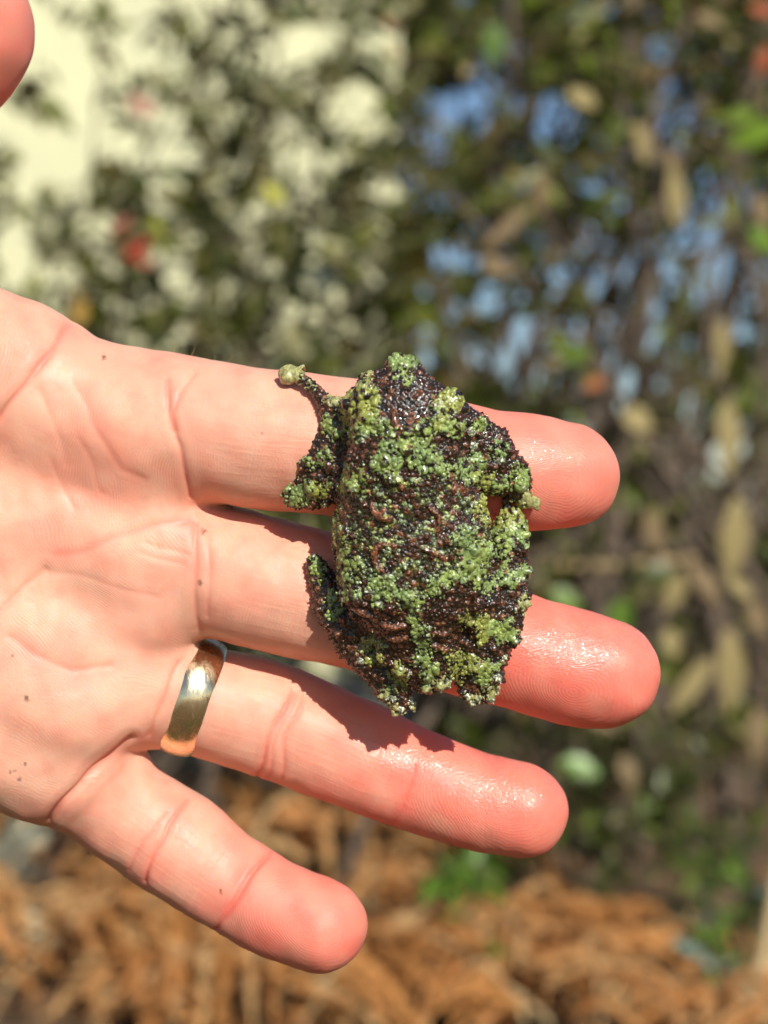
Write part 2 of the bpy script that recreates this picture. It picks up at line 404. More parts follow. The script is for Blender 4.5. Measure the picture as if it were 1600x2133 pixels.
tag(hand, 'open pale-skinned left hand, palm up, fingers spread, carrying the mossy frog', 'hand')

def make_hair():
    V, F = [], []
    for px, py, dx, dy in [(358,735,4,-26),(382,742,-2,-14),(392,742,14,-24),(470,752,14,-14),(440,750,6,-10),(400,746,10,-8),(365,738,-6,-9),(425,752,12,-12)]:
        a = P(px, py + 6, 2.5); b = P(px + dx, py + dy, 3.0); mid = (a + b) / 2 + np.array([1.0 * np.sign(dx), 0, .3]) * .4
        i0 = len(V); pts = [a, mid, b]
        for p, r in zip(pts, (.045, .035, .012)):
            for k in range(3): V.append(p + r * np.array([math.cos(k * 2.09), 0.6 * math.sin(k * 2.09), math.sin(k * 2.09)]))
        for s_ in range(2):
            for k in range(3): F.append((i0 + s_ * 3 + k, i0 + s_ * 3 + (k + 1) % 3, i0 + s_ * 3 + 3 + (k + 1) % 3, i0 + s_ * 3 + 3 + k))
    m = NT('fine hair'); m.p(Base_Color=c4(.45, .33, .16), Roughness=.4)
    o = link(bpy.data.objects.new('fine_hair', mesh_np('fine_hair', np.array(V) * .001, F, m.m)), hand); o['kind'] = 'stuff'
make_hair()

# ------------------------------------------------------------------ wedding band
def make_ring():
    q = FST['ring']; c0 = P(397, 1449, -5.4)
    i = int(np.argmin(np.linalg.norm(q[:, :3] - c0, axis=1)))
    ax = np.array([.951, .13, -.318]); ax /= np.linalg.norm(ax)
    e1 = np.cross(ax, [0, 1, 0]); e1 /= np.linalg.norm(e1); e2 = np.cross(ax, e1)
    ri, ro, hw = 7.9, 9.35, 3.0
    prof = [(ri, -hw), (ri + .55, -hw - .03), (ri + .78, -hw + .12)]
    for t in np.linspace(-1, 1, 15)[1:-1]: prof.append((ro - (ro - ri - .78) * abs(t) ** 2.2, t * (hw - .12)))
    prof += [(ri + .78, hw - .12), (ri + .55, hw + .03), (ri, hw)]
    n = 120; V = []
    for k in range(n):
        a = 2 * math.pi * k / n
        for r, x in prof: V.append(c0 + ax * x + (e1 * math.cos(a) + e2 * math.sin(a)) * r)
    M = len(prof)
    F = [(k * M + j, ((k + 1) % n) * M + j, ((k + 1) % n) * M + (j + 1) % M, k * M + (j + 1) % M) for k in range(n) for j in range(M)]
    m = NT('worn gold'); co = m.n('TexCoord').outputs['Object']
    mp = m.n('Mapping'); m.set(mp.inputs[0], co); mp.inputs['Rotation'].default_value = (.3, .9, .2); mp.inputs['Scale'].default_value = (1, 1, .3)
    s1 = m.noise(900, 4, mp.outputs[0], .7); s2 = m.noise(300, 3, co)
    m.p(Base_Color=m.mix(m.ramp(s2, .4, .65), c4(.88, .71, .45), c4(.80, .63, .37)), Metallic=1.0, Roughness=m.ramp(s1, .35, .7, .16, .36), Normal=m.bump(s1, .6, .00012))
    me = mesh_np('ring', np.array(V) * .001, F, m.m)
    o = link(bpy.data.objects.new('ring', me)); o.location = (0, 0, CAM_H)
    tag(o, 'plain worn gold wedding band around the base of the ring finger', 'ring')
make_ring()

# ------------------------------------------------------------------ mossy frog
def z1(x, y): return 560 + x / 2.667, 720 + y / 2.667
def z2(x, y): return 560 + x / 2.667, 1080 + y / 2.667
G1 = """750 110 60 g;750 180 45 g;690 80 25 g;800 80 25 g;520 310 85 y;460 380 60 y;570 440 65 g;450 470 50 g;640 470 48 g;530 370 70 y;1000 310 75 y;930 380 45 g;870 470 55 g;1020 450 48 g;960 420 45 y;
740 530 55 g;650 560 50 g;850 560 55 g;880 610 38 g;930 600 36 g;640 660 65 g;700 720 38 g;880 665 52 g;960 680 48 g;1060 690 55 g;1120 735 38 g;470 720 62 g;440 775 45 g;510 770 38 g;800 620 40 g;720 610 36 g;
150 830 65 g;280 810 55 y;220 800 50 g;320 620 46 g;230 640 30 g;340 450 45 g;390 500 30 g;350 300 38 p;240 235 22 p;110 150 75 p;175 150 30 p;545 170 40 p;1180 440 45 g;1280 580 46 g;1160 640 45 g;1200 740 58 y;1290 790 46 g;1390 730 56 g;1400 780 36 g;1250 800 36 y;
1430 860 45 p;1490 870 50 p;1380 900 40 y;1390 960 40 y;1290 960 45 y;1400 1020 55 g;1320 1010 40 y;1190 900 45 y;1210 980 32 y;360 1020 42 y;350 950 30 y;1100 1040 40 g"""
G2 = """380 130 46 y;440 230 55 g;440 330 55 g;460 420 45 g;500 250 38 g;640 400 72 g;600 345 46 g;760 425 42 g;830 445 46 g;800 500 46 g;810 560 38 g;930 380 56 g;980 340 52 g;1000 300 45 g;830 620 40 g;850 680 44 g;860 760 48 g;870 830 50 g;870 900 38 g;
1100 160 46 g;1100 240 46 g;1180 190 55 g;1140 310 52 g;1200 370 52 g;1080 320 40 g;1290 90 55 g;1380 60 55 g;1310 150 44 g;1300 230 40 g;1290 330 55 g;1350 330 46 g;1410 300 38 g;1410 120 30 g;1090 570 42 y;1200 600 55 y;1270 620 65 g;1330 600 46 g;1200 650 40 y;1350 660 40 g;
1030 790 55 y;1060 850 55 y;1130 820 55 y;1190 880 55 g;1230 830 46 g;960 910 38 p;1230 950 46 p;1420 470 40 p;265 270 52 g;250 230 36 g;340 470 42 g;365 525 40 g;340 430 28 g;530 700 42 p;600 690 32 g;570 760 46 y;620 790 28 y;700 860 46 y;735 910 42 y;680 945 34 g;650 985 28 p;
700 1060 30 p;810 1050 24 p;1130 1010 26 p;880 940 34 p;1040 100 30 g"""
BL = [(*z1(float(a), float(b)), float(r) / 2.667, t) for a, b, r, t in (s.split() for s in G1.replace('\n', '').split(';'))] + \
     [(*z2(float(a), float(b)), float(r) / 2.667, t) for a, b, r, t in (s.split() for s in G2.replace('\n', '').split(';'))]
COLS = {'b': (.016, .009, .005), 'g': (.265, .365, .120), 'y': (.32, .34, .075), 'p': (.44, .43, .17), 'm': (.050, .060, .020)}
def frog_tone(px, V):
    """skin patch type at each point: 0 brown 1 green 2 yellow green 3 pale 4 olive speckle"""
    w = np.stack([sfield(V, .8, 61), sfield(V, .8, 62)], 1) * 6.0 + np.stack([sfield(V, 2.4, 41), sfield(V, 2.4, 42)], 1) * 5.5 + np.stack([sfield(V, 5.5, 43), sfield(V, 5.5, 44)], 1) * 5.0
    q = px + w; best = np.full(len(px), -1e9); ty = np.zeros(len(px), int); code = {'g': 1, 'y': 2, 'p': 3}
    for x, y, r, t in BL:
        f = r * 1.10 - np.hypot(q[:, 0] - x, q[:, 1] - y); k = f > best; best[k] = f[k]; ty[k] = code[t]
    lim = 2.2 * sfield(V, 1.1, 45)
    hole = (sfield(V, 1.0, 48) + .8 * sfield(V, 3.2, 49) < -.85) & (ty < 3)
    out = np.where((best > lim) & ~hole, ty, 0)
    dors = (np.hypot((px[:, 0] - 850) / 175, (px[:, 1] - 1120) / 125) < 1) & (out == 0) & (sfield(V, 3.0, 46) > -.5)
    return np.where(dors, 4, out), best - lim
def make_frog():
    h = 0.135
    v = Vol((-17.5, 222, -33), (25, 248, 25.5), h, far=5.0)
    def part(st, fy=.62, k=2.0, sub=3):
        q = stations(st, sub); sl, b = chain(v, q, fy, pad=5); v.d[sl] = smin(v.d[sl], b, k)
    part([(838,774,17.5,27),(838,802,18.4,52),(840,850,19.5,86),(840,915,19.5,106),(842,985,18,120),(850,1050,16,143),(858,1110,15,160),(860,1180,14.2,156),(862,1225,14,122)], .55)
    part([(860,1230,11.8,110),(872,1300,11.5,100),(886,1370,11,66),(894,1408,10.5,38)], .6, 1.0)
    for x, y, d, r in [(770,836,20.2,32),(934,848,20.2,32)]: part([(x,y,d,r),(x+4,y+26,d,r*.9)], .75, 2.4, 1)
    for x, y in [(818,756),(857,757)]: part([(x,y,19,13),(x,y+12,19,13)], .9, .8, 1)
    part([(800,905,16,60),(720,920,14.5,48),(672,955,13.6,44),(630,1015,11.6,32),(618,1030,11.0,28)], .6, 1.2)
    part([(760,850,17,44),(726,885,15,40),(690,935,13.8,40)], .62, 1.2); part([(925,860,17,44),(975,890,15,36),(1025,930,14,36)], .62, 1.2)
    part([(728,985,14.5,46),(680,1010,12.6,40),(640,1028,11.3,26)], .55, 1.0)
    part([(712,905,15,26),(692,868,15,25),(676,838,14.5,17),(656,812,13.6,12.5),(634,792,12.8,11),(618,782,12.3,10)], .8, .8)
    part([(616,778,12.2,9),(604,774,12,10),(593,778,11.8,8)], .5, .4, 1); part([(604,778,12,7),(603,787,11.8,6)], .5, .3, 1); part([(618,780,12.2,7),(628,772,12,6)], .5, .3, 1)
    part([(735,850,15.5,20),(750,815,15,12),(757,794,14.6,9)], .8, .6); part([(757,791,14.6,10),(770,787,14.6,10)], .7, .4, 1)
    part([(900,905,16,60),(985,915,14.5,44),(1030,952,14,42),(1066,990,13,36),(1076,1002,12.6,30)], .6, 1.2)
    part([(985,975,15,34),(1030,995,13.5,32),(1075,1008,12.5,22)], .55, .8)
    part([(1072,1015,12.5,16),(1078,1036,12,11),(1092,1044,12,10)], .8, .6); part([(1096,1043,12,10),(1113,1047,11.6,9.5)], .8, .4, 1)
    part([(1058,1020,12,9),(1054,1045,11.4,8),(1058,1066,11,8)], .8, .5)
    part([(1066,1078,11.5,20),(1062,1112,11.5,36),(1056,1180,11.5,42),(1048,1250,11.2,48),(1022,1322,10.6,52),(992,1385,9.8,44),(985,1425,9.2,32),(992,1440,9,26)], .62, .8)
    part([(985,1240,13,60),(1010,1300,11.5,50),(1012,1370,10.3,42),(1012,1435,9.2,20)], .6, 1.0)
    part([(790,1270,12,56),(738,1296,10.6,42),(690,1240,9.8,36),(663,1190,9.4,24),(657,1178,9.3,20)], .6, .9)
    part([(690,1250,9.6,34),(742,1335,9.4,44),(790,1390,9.4,40),(822,1432,9,32),(836,1460,8.8,24)], .62, .8)
    # dorsal ridges
    def ridge(pts, r, dpt):
        pts = np.array(pts, float)
        p2 = []
        for a, b in zip(pts[:-1], pts[1:]):
            n = max(2, int(np.hypot(*(b - a)) / 4)); p2 += [a + (b - a) * t for t in np.linspace(0, 1, n, endpoint=False)]
        return p2 + [pts[-1]], r, dpt
    RID = [ridge([(774,1050),(780,1066),(795,1080),(818,1084)], 6, 0), ridge([(890,1053),(905,1066),(916,1078),(912,1108)], 5, 0),
           ridge([(808,1133),(788,1138),(779,1155),(783,1174),(797,1192)], 6, 0), ridge([(880,1143),(905,1152),(922,1160),(925,1172)], 5, 0),
           ridge([(798,1300),(818,1306),(842,1303)], 7, 0), ridge([(808,1326),(826,1332),(850,1326)], 6, 0), ridge([(905,1318),(925,1320),(940,1310)], 6, 0),
           ridge([(900,1342),(915,1350),(930,1354)], 6, 0), ridge([(845,1374),(860,1376),(872,1368)], 5, 0), ridge([(735,1265),(760,1278),(782,1285)], 6, 0),
           ridge([(940,1020),(960,1018),(975,1022)], 5, 0), ridge([(905,1390),(912,1400),(918,1412)], 5, 0), ridge([(700,1040),(712,1062),(722,1075)],4,0),
           ridge([(985,1110),(1000,1118),(1012,1115)],4,0), ridge([(820,860),(825,885),(838,895)],6,0), ridge([(868,880),(874,896),(890,900)],5,0)]
    # broad warts and folds under the fine beads
    V, F = surface_nets(v); N = vnormals(V, F); cand = np.where(N[:, 1] < -.2)[0]; wr = np.random.default_rng(77)
    for i in wr.choice(cand, 150, replace=False):
        r = wr.uniform(.45, 1.15); c = V[i] - N[i] * r * .25; sl = v.box(c - r - 1.2, c + r + 1.2)
        if min(q.stop - q.start for q in sl) > 2: v.d[sl] = smin(v.d[sl], cone_d(v.grid(sl), c, c + N[i] * r * .3, r, r * .7), .7)
    V, F = surface_nets(v); N = vnormals(V, F); px = to_px(V); fr = N[:, 1] < .25
    rim = np.where((np.abs(N[:, 1]) < .3) & (px[:, 1] > 890))[0]; rim = wr.choice(rim, 260, replace=False)
    tone, f = frog_tone(px, V)
    colv = np.zeros(v.d.shape, np.uint8)                       # stamped bead colour index
    PAL = [(0,0,0),(.115,.036,.018),(.07,.022,.012),(.38,.47,.25),(.58,.64,.42),(.62,.66,.48),(.26,.095,.045),(.36,.38,.12),(.028,.015,.009)]
    def bead(c, n, r, ci, lift=.35, spike=0.0, k=.18):
        c = c + n * r * lift
        tipp = c + n * spike; lo = np.minimum(c, tipp) - r - .5; hi = np.maximum(c, tipp) + r + .5
        sl = v.box(lo, hi)
        if min(s.stop - s.start for s in sl) < 2: return
        g = v.grid(sl)
        b = cone_d(g, c, tipp + 1e-4, r, r * (.28 if spike else 1.0))
        v.d[sl] = smin(v.d[sl], b, k)
        colv[sl] = np.where(b < .17, ci, colv[sl])
    # surface lookup for ridges and spines
    fidx = np.where(N[:, 1] < -.1)[0]
    def at(x, y):
        i = fidx[np.argmin(np.hypot(px[fidx, 0] - x, px[fidx, 1] - y) + 0.02 * V[fidx, 1])]; return V[i], N[i]
    for pts, r, _ in RID:
        for j, (x, y) in enumerate(pts):
            c, n = at(x, y); t = j / max(1, len(pts) - 1)
            bead(c, n, r * S * (.55 + .45 * math.sin(math.pi * min(1, max(0, t * .9 + .08)))), 6, .35, 0, .25)
    idx = np.where(fr)[0]; rng.shuffle(idx)
    # poisson thinning through a hash grid, big beads first
    taken = {}
    def free(p, r):
        cx, cy, cz = (np.floor(p / 1.0)).astype(int); 
        for i in (-1, 0, 1):
            for j in (-1, 0, 1):
                for k in (-1, 0, 1):
                    for q, rq in taken.get((cx + i, cy + j, cz + k), ()):
                        if (p[0]-q[0])**2 + (p[1]-q[1])**2 + (p[2]-q[2])**2 < (r + rq) ** 2: return False
        taken.setdefault((cx, cy, cz), []).append((p, r)); return True
    noisy = sfield(V, 6.0, 47)
    for big, count in ((2, 9000), (1, 30000)):
        for i in idx[:count]:
            t = tone[i]; p = V[i]; n = N[i]; u = rng.random()
            if big == 2:
                if t in (0, 4) and u < (.20 if t == 0 else .10): r, ci = .21 + .22 * rng.random() ** 2, 1 if rng.random() < .6 else 6
                elif t in (1, 2) and u < .07: r, ci = .17 + .12 * rng.random(), 3 if rng.random() < .45 else (4 if rng.random() < .7 else 5)
                else: continue
                if free(p, r * 1.3): bead(p, n, r, ci, .3, r * (.9 if ci in (1, 5) else .5), .22)
            else:
                if t == 3 or rng.random() > (.15 if t in (1, 2) else .5): continue
                r = .125 + .07 * rng.random()
                if t == 0: ci = 2 if rng.random() < .5 else (8 if rng.random() < .6 else 1)
                elif t == 4: ci = 3 if rng.random() < .4 else (7 if rng.random() < .3 else 8)
                elif t == 1: ci = 3 if rng.random() < .7 else 4
                else: ci = 7 if rng.random() < .6 else 4
                if free(p, r * 1.5): bead(p, n, r, ci, .45, 0, .14)
    for i in rim:
        t = tone[i]; r = wr.uniform(.13, .24); n2 = N[i] + np.array([0, -.3, 0]); n2 /= np.linalg.norm(n2)
        bead(V[i], n2, r, {0: 1, 4: 2, 1: 4, 2: 4, 3: 5}[int(t)], .1, r * wr.uniform(1.4, 2.8), .2)
    # pale spines on the fringes of the legs, raised green lappets
    for zx, zy, r in [(700,1075,5),(820,1055,5),(655,985,4),(1130,1015,5),(1100,985,4),(1232,1005,6),(1272,890,6),(1355,665,6),(1425,470,5),(1418,95,5),(870,935,6),(950,925,6),(1018,930,5),(1425,295,5),(1410,55,4),(780,855,4),(690,1000,4),(740,1060,4),(790,1000,4),(1310,770,4),(1160,1000,4),(510,790,4),(430,440,5),(620,470,5),(1160,345,5),(500,430,4),(560,400,5)]:
        x, y = z2(zx, zy); c, n = at(x, y); cc = np.array([860, 1200.]); o = np.array([x, y]) - cc; o /= np.linalg.norm(o)
        n2 = n * .4 + np.array([o[0], -.15, -o[1]]); n2 /= np.linalg.norm(n2); bead(c, n2, r * S * 1.15, 5, .1, r * S * 2.0, .25)
    for zx, zy, r in [(585,660,6),(650,640,6),(720,740,5),(1140,740,6),(1100,760,6),(940,690,6),(465,800,5),(540,495,6),(970,470,6),(845,455,5),(1130,475,6),(1140,560,5),(380,490,5),(690,490,5),(480,320,5),(1030,260,6),(590,320,4),(1290,640,4),(640,420,5),(1060,460,5),(860,690,5),(1180,660,5)]:
        x, y = z1(zx, zy); c, n = at(x, y); bead(c, n + np.array([0, 0, -.3]), r * S * 1.1, 4, .2, r * S * 1.1, .5)
    V, F = surface_nets(v); V = smooth_mesh(V, F, 2, .3); N = vnormals(V, F)
    # drop any floating crumbs: keep the largest connected piece
    par = np.arange(len(V)); E = np.concatenate([F[:, [0, 1]], F[:, [1, 2]], F[:, [2, 3]]])
    for _ in range(400):
        m0 = np.minimum(par[E[:, 0]], par[E[:, 1]]); old = par.copy()
        np.minimum.at(par, E[:, 0], m0); np.minimum.at(par, E[:, 1], m0); par = par[par]
        if (old == par).all(): break
    big = np.bincount(par).argmax(); keep = par == big
    re = np.cumsum(keep) - 1; F = re[F[keep[F[:, 0]]]]; V = V[keep]; N = N[keep]
    px = to_px(V); tone, f = frog_tone(px, V); up = np.clip(f / 5 + .2, 0, 1); V = V + N * (.32 * up * up * (3 - 2 * up) * (N[:, 1] < .2))[:, None]
    pal = np.array([COLS[c] for c in 'bgypm']); col = pal[tone]
    ii = np.clip(np.round((V - N * .05 - v.lo) / h).astype(int), 0, np.array(v.d.shape) - 1); cs = colv[ii[:, 0], ii[:, 1], ii[:, 2]]
    bc = np.array(PAL); col = np.where((cs > 0)[:, None], bc[cs], col)
    col = col * (1 + .18 * sfield(V, 1.3, 51) + .12 * sfield(V, 7, 52))[:, None]
    gy = (np.clip(.5 + .8 * sfield(V, 6, 53), 0, 1) * .5 * np.isin(tone, (1, 4)))[:, None]; col = col * (1 - gy) + col * np.array([1.25, 1.08, .62]) * gy
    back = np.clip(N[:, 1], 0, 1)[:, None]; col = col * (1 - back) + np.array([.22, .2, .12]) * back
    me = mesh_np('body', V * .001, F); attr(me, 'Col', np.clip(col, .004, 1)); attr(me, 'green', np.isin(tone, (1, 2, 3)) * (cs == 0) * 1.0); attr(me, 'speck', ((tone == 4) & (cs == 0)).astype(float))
    m = NT('wet frog skin'); co = m.n('TexCoord').outputs['Object']
    n1 = m.noise(2500, 3, co); c = m.attr('Col', False)
    hsv = m.n('HueSaturation'); m.set(hsv.inputs['Color'], c); m.set(hsv.inputs['Value'], m.ramp(n1, .3, .7, .75, 1.25))
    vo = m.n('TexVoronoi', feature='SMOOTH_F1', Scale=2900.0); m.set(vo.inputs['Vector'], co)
    bb = m.bump(m.math('SUBTRACT', 1.0, vo.outputs[0]), m.math('SUBTRACT', .75, m.math('MULTIPLY', m.attr('green'), .4)), .00022, m.bump(n1, .3, .0001))
    # dark skin and cavity shade are painted between the pale bead tips; on olive skin some beads are green
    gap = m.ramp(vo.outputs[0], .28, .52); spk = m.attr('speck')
    cell = m.n('TexVoronoi', Scale=2900.0); m.set(cell.inputs['Vector'], co); rnd = m.n('SeparateColor'); m.set(rnd.inputs[0], cell.outputs['Color'])
    col = m.mix(m.math('MULTIPLY', m.math('MULTIPLY', spk, m.math('GREATER_THAN', rnd.outputs[0], .55)), m.ramp(cell.outputs[0], .42, .30)), hsv.outputs[0], c4(.19, .27, .11))
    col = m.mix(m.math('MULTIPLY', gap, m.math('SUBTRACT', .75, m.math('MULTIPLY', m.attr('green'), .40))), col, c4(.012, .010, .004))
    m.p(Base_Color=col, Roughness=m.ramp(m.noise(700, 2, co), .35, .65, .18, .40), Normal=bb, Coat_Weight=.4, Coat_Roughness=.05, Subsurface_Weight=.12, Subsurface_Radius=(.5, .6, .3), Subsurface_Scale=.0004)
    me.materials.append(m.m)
    loc = Vector((0, 0, CAM_H)); base = Vector(P(860, 1090, 8) * .001) + loc
    root = empty('mossy_frog', base, 'warty mossy frog mottled green and brown, flattened across the fingers', 'frog')
    o = link(bpy.data.objects.new('body', me), root); o.location = loc - base
    em = NT('frog eye'); em.p(Base_Color=c4(.02, .012, .006), Roughness=.05, Coat_Weight=1.0)
    bpy.context.view_layer.update()
    for x, y, d, r in [(966,850,20.5,12),(722,842,20,11)]:
        # an eyeball with a proud iris rim
        V2, F2 = [], []; nu, nv = 24, 16; c = P(x, y, d); rr = r * S
        for j in range(nv + 1):
            for k in range(nu):
                a = math.pi * j / nv; b = 2 * math.pi * k / nu
                s_ = 1.06 if abs(a - 1.0) < .12 else 1.0
                V2.append((math.cos(a) * (1 if x > 840 else -1) * rr * s_, -math.sin(a) * math.cos(b) * rr * s_, math.sin(a) * math.sin(b) * rr * s_))
        for j in range(nv):
            for k in range(nu): F2.append((j * nu + k, j * nu + (k + 1) % nu, (j + 1) * nu + (k + 1) % nu, (j + 1) * nu + k))
        e = link(bpy.data.objects.new('eye', mesh_np('eye', np.array(V2) * .001, F2, em.m)), root); e.location = Vector(c * .001) + loc - base
    return root
make_frog()

# ------------------------------------------------------------------ house wall behind the shrubs
def box_vf(lo, hi):
    (x0, y0, z0), (x1, y1, z1) = lo, hi
    V = [(x0,y0,z0),(x1,y0,z0),(x1,y1,z0),(x0,y1,z0),(x0,y0,z1),(x1,y0,z1),(x1,y1,z1),(x0,y1,z1)]
    F = [(0,3,2,1),(4,5,6,7),(0,1,5,4),(1,2,6,5),(2,3,7,6),(3,0,4,7)]
    return V, F
def make_house():
    x1 = W(836, 0, 4.1)[0]; base = Vector((-3.0, 6.0, 0))
    root = empty('house', base, 'cream painted garden building half hidden behind the glossy evergreen shrub', 'building')
    m = NT('cream render'); co = m.n('TexCoord').outputs['Object']; a = m.noise(3, 4, co); b = m.noise(120, 3, co)
    m.p(Base_Color=m.mix(m.ramp(a, .35, .7), c4(.68, .66, .40), c4(.58, .57, .36)), Roughness=.85, Normal=m.bump(b, .4, .004))
    def piece(nm, lo, hi, mat):
        V, F = box_vf(lo, hi); o = link(bpy.data.objects.new(nm, mesh_np(nm, np.array(V) - np.array(base), F, mat, False)), root)
        bv = o.modifiers.new('b', 'BEVEL'); bv.width = .012; bv.segments = 2; return o
    piece('wall', (-6.0, 4.1, -.1), (x1, 8.0, 2.7), m.m)
    d = NT('grey plinth'); d.p(Base_Color=c4(.22, .21, .18), Roughness=.9)
    piece('plinth', (-6.03, 4.07, -.1), (x1 + .03, 8.03, .22), d.m)
    # low pitched roof with eaves
    r = NT('dark roof tiles'); r.p(Base_Color=c4(.10, .06, .05), Roughness=.8)
    zx = x1 + .3; V = [(-6.3,3.8,2.7),(zx,3.8,2.7),(zx,6.05,3.9),(-6.3,6.05,3.9),(-6.3,8.3,2.7),(zx,8.3,2.7),(-6.3,3.8,2.78),(zx,3.8,2.78),(zx,6.05,3.98),(-6.3,6.05,3.98),(-6.3,8.3,2.78),(zx,8.3,2.78)]
    F = [(6,7,8,9),(9,8,11,10),(0,3,2,1),(3,4,5,2),(0,1,7,6),(4,10,11,5),(1,2,8,7),(2,5,11,8),(0,6,9,3),(3,9,10,4)]
    link(bpy.data.objects.new('roof', mesh_np('roof', np.array(V) - np.array(base), F, r.m, False)), root)
make_house()

# ------------------------------------------------------------------ leaves, twigs, shrubs
def leaf_material(name, rough=.42, coat=.12, trans=.2):
    m = NT(name); c = m.attr('Col', False); co = m.n('TexCoord').outputs['Object']
    h = m.n('HueSaturation'); m.set(h.inputs['Color'], c); m.set(h.inputs['Value'], m.ramp(m.noise(60, 2, co), .3, .7, .75, 1.25))
    m.p(Base_Color=h.outputs[0], Roughness=rough, Coat_Weight=coat, Coat_Roughness=.25, Specular_IOR_Level=.3)
    tr = m.n('BsdfTranslucent'); m.set(tr.inputs[0], h.outputs[0]); mx = m.n('MixShader'); mx.inputs[0].default_value = trans
    m.t.links.new(m.b.outputs[0], mx.inputs[1]); m.t.links.new(tr.outputs[0], mx.inputs[2]); m.t.links.new(mx.outputs[0], m.out.inputs[0])
    return m.m
LEAF_M = leaf_material('glossy leaf'); DRY_M = leaf_material('dry leaf', .7, 0.0, .3)
BARK = NT('bark'); _n = BARK.noise(90, 4, BARK.n('TexCoord').outputs['Object'])
BARK.p(Base_Color=BARK.mix(BARK.ramp(_n, .35, .65), c4(.07, .05, .035), c4(.19, .14, .10)), Roughness=.9, Normal=BARK.bump(_n, .6, .004)); BARK = BARK.m
TAN = NT('dry stalk'); _n = TAN.noise(70, 3, TAN.n('TexCoord').outputs['Object'])
TAN.p(Base_Color=TAN.mix(TAN.ramp(_n, .35, .65), c4(.36, .25, .12), c4(.50, .37, .19)), Roughness=.8); TAN = TAN.m
def leaf_vf(wid=.42, fold=.25, curl=.25, wav=.0, seed=0):
    """unit leaf along +x, face +z"""
    r = np.random.default_rng(seed); V, F = [], []; t = [0, .12, .32, .55, .78, 1.0]; pr = [.06, .55, .95, 1.0, .62, .0]
    for i, (a, p) in enumerate(zip(t, pr)):
        z = -curl * a * a; hw = .5 * wid * p; wv = wav * (r.random() - .5)
        V += [(a, -hw, z + fold * hw + wv), (a, 0, z), (a, hw, z + fold * hw - wv)]
    for i in range(5):
        k = i * 3; F += [(k, k + 3, k + 4, k + 1), (k + 1, k + 4, k + 5, k + 2)]
    return np.array(V), np.array(F)
def frame(x, up):
    x = x / np.linalg.norm(x); y = np.cross(up, x); y /= (np.linalg.norm(y) + 1e-9); return np.stack([x, y, np.cross(x, y)], 1)
def tube_vf(pts, r0, r1, n=6):
    pts = np.array(pts, float); V, F = [], []
    for i, p in enumerate(pts):
        d = pts[min(i + 1, len(pts) - 1)] - pts[max(i - 1, 0)]; M = frame(d, np.array([.3, .2, .9])); r = r0 + (r1 - r0) * i / (len(pts) - 1)
        for k in range(n): V.append(p + r * (M[:, 1] * math.cos(6.2832 * k / n) + M[:, 2] * math.sin(6.2832 * k / n)))
    for i in range(len(pts) - 1):
        for k in range(n): F.append((i * n + k, i * n + (k + 1) % n, (i + 1) * n + (k + 1) % n, (i + 1) * n + k))
    return np.array(V), np.array(F)
def bend(a, b, sag, n=7, wob=.02):
    a, b = np.array(a, float), np.array(b, float); o = rng.normal(size=(n, 3)) * wob; o[0] = o[-1] = 0
    return [a + (b - a) * t + np.array([0, 0, 1.0]) * sag * math.sin(math.pi * t) + o[i] for i, t in enumerate(np.linspace(0, 1, n))]
